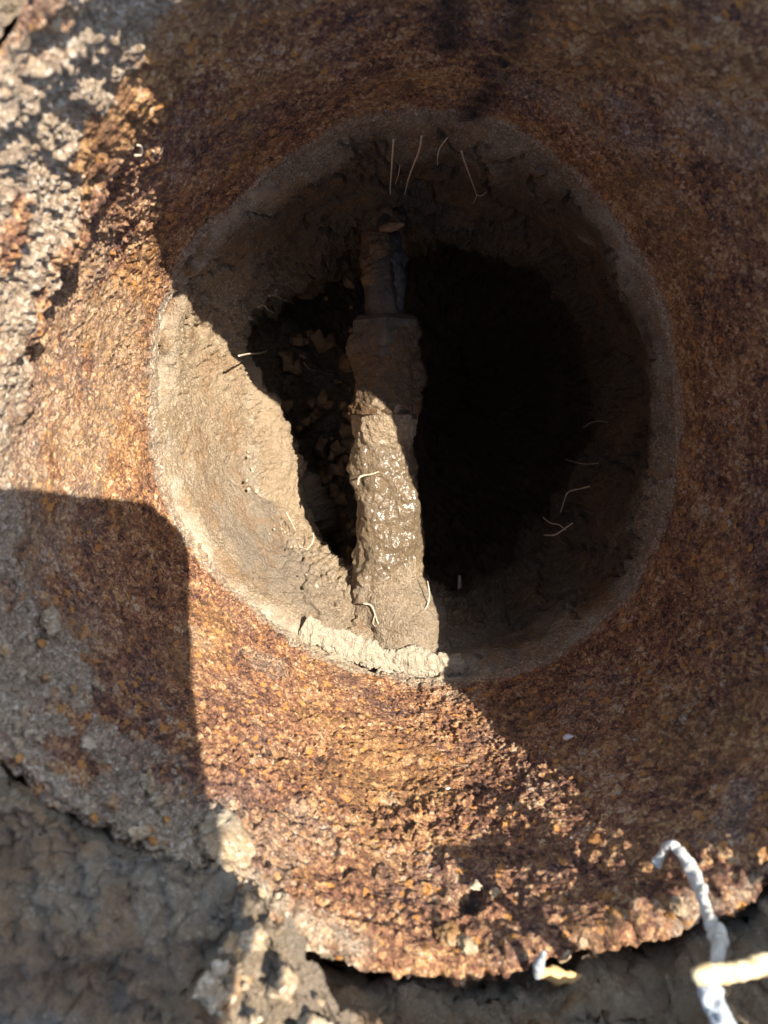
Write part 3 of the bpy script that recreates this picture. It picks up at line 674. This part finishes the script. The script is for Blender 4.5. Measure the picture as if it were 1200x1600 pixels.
for i in range(90):
    dgr = random.choice([random.uniform(246, 262), random.uniform(255, 325), random.uniform(255, 325)]); j = int(dgr/360*na) % na
    r = rin[j]+abs(random.gauss(0, .022)); p = math.radians(dgr)
    c = np.array([r*math.cos(p), r*math.sin(p), zin[j]+min(1, (r-rin[j])/.05)*(zout[j]-zin[j])+random.uniform(-.002, .003)])
    put(random.choice(V_l), 'soil_clod', c, (random.uniform(-.5, .5), random.uniform(-.5, .5), 1), min(.005, random.lognormvariate(math.log(.0014), .5)), ground)
# big unseen clods added right of the tube to shade its near right rim
for (x, y, zc, sz) in [(.170, -.045, .004, .022), (.185, -.120, .030, .024)]:
    me = lump_mesh('soil_clod', int(x*1e4), .9, 4, .5); me.materials.append(M_lump); put(me, 'soil_clod', (x, y, zc), (0, 0, 1), sz, ground)

# ------------------------------------------------------------------ dry stalks in front
b = .0011
P = np.array([at_d(1026, 1352, .164), at_d(1034, 1336, .164), at_d(1047, 1320, .163), at_d(1062, 1330, .161), at_d(1080, 1360, .157), at_d(1096, 1395, .150), at_d(1106, 1430, .143), at_d(1120, 1462, .136), at_d(1123, 1482, .131), at_d(1118, 1512, .126)])
b = .00135
obj('dry_stalk', tube_mesh('dry_stalk', P-P[-1], [b*.8, b*.85, b*.7, b*1., b*1.05, b*.95, b*.9, b*1.25, b*1.05, b*.8], 200, 18, .6, 5, rs=520), M_stalk, label='pale crooked dry stalk with a hooked tip rising over the near right rim', cat='stalk', loc=P[-1])
P = np.array([at_d(1086, 1530, .122), at_d(1100, 1524, .122), at_d(1140, 1520, .123), at_d(1205, 1503, .125), at_d(1290, 1485, .127)])
obj('straw', tube_mesh('straw', P-P[0], [.0015, .0021, .0020, .0019, .0016], 120, 18, .35, 6, .7, rs=420), M_straw, label='cream straw piece lying across the near right rim below the hooked stalk', cat='straw', loc=P[0])
P = np.array([at_d(1100, 1535, .122), at_d(1112, 1560, .121), at_d(1128, 1590, .120), at_d(1148, 1640, .119)])
obj('dry_stalk', tube_mesh('dry_stalk', P-P[-1], [.0018, .0019, .0018, .002], 120, 18, .8, 7, rs=450), M_greystalk, label='grey blue stalk running down out of the picture from under the straw', cat='stalk', loc=P[-1])
P = np.array([at_d(838, 1520, .153), at_d(870, 1525, .154), at_d(912, 1534, .156)])
obj('wood_chip', tube_mesh('wood_chip', P-P[0], [.0012, .0019, .0018, .0012], 60, 14, .5, 8, .7, rs=450), M_wood, label='small yellow straw chip lying on soil beyond the near rim', cat='wood chip', loc=P[0])
P = np.array([at_d(840, 1524, .151), at_d(842, 1508, .150), at_d(850, 1488, .149)])
obj('dry_stalk', tube_mesh('dry_stalk', P-P[0], [.0010, .0013, .0006], 40, 12, .3, 9, rs=400), M_greystalk, label='short grey sprout standing at the left end of the yellow chip', cat='stalk', loc=P[0])

# ------------------------------------------------------------------ the phone that throws the square shadow
u1 = np.array([-.94326074, -.24857651, -.22015653]); u2 = np.array([.02260171, -.70954243, .70430015]); n_ = np.cross(u1, u2)
corner = np.array([-.00249419, .02196731, -.00679163])+S*.208+np.array([.02260171, -.70954243, .70430015])*.0100
def slab(name, w_, h_, t_, rad, z0, off=(0, 0)):
    bm = bmesh.new(); pts = []
    for cx, cy, s in ((rad, rad, 180), (w_-rad, rad, 270), (w_-rad, h_-rad, 0), (rad, h_-rad, 90)):
        for k_ in range(13):
            a_ = math.radians(s+k_*7.5); pts.append((cx+rad*math.cos(a_)+off[0], cy+rad*math.sin(a_)+off[1]))
    X = np.array([corner+u1*x+u2*y for x, y in pts]); n = len(X)
    V = np.vstack([X+n_*z0, X+n_*(z0+t_)])
    vs_ = [bm.verts.new(Vector(v*K)) for v in V]
    bm.faces.new(vs_[:n]); bm.faces.new(vs_[n:][::-1])
    for i in range(n): bm.faces.new((vs_[i], vs_[n+i], vs_[n+(i+1) % n], vs_[(i+1) % n]))
    bmesh.ops.recalc_face_normals(bm, faces=bm.faces); me = bpy.data.meshes.new(name); bm.to_mesh(me); bm.free(); return me
ph_o = empty('phone', corner, 'dark phone with rounded corners held over the hole, throwing the straight edged shadow', 'phone')
obj('body', slab('body', .160, .326, .017, .016, 0), M_phone, ph_o)
obj('screen', slab('screen', .152, .318, .0006, .014, .0171, (.004, .004)), M_glass, ph_o)
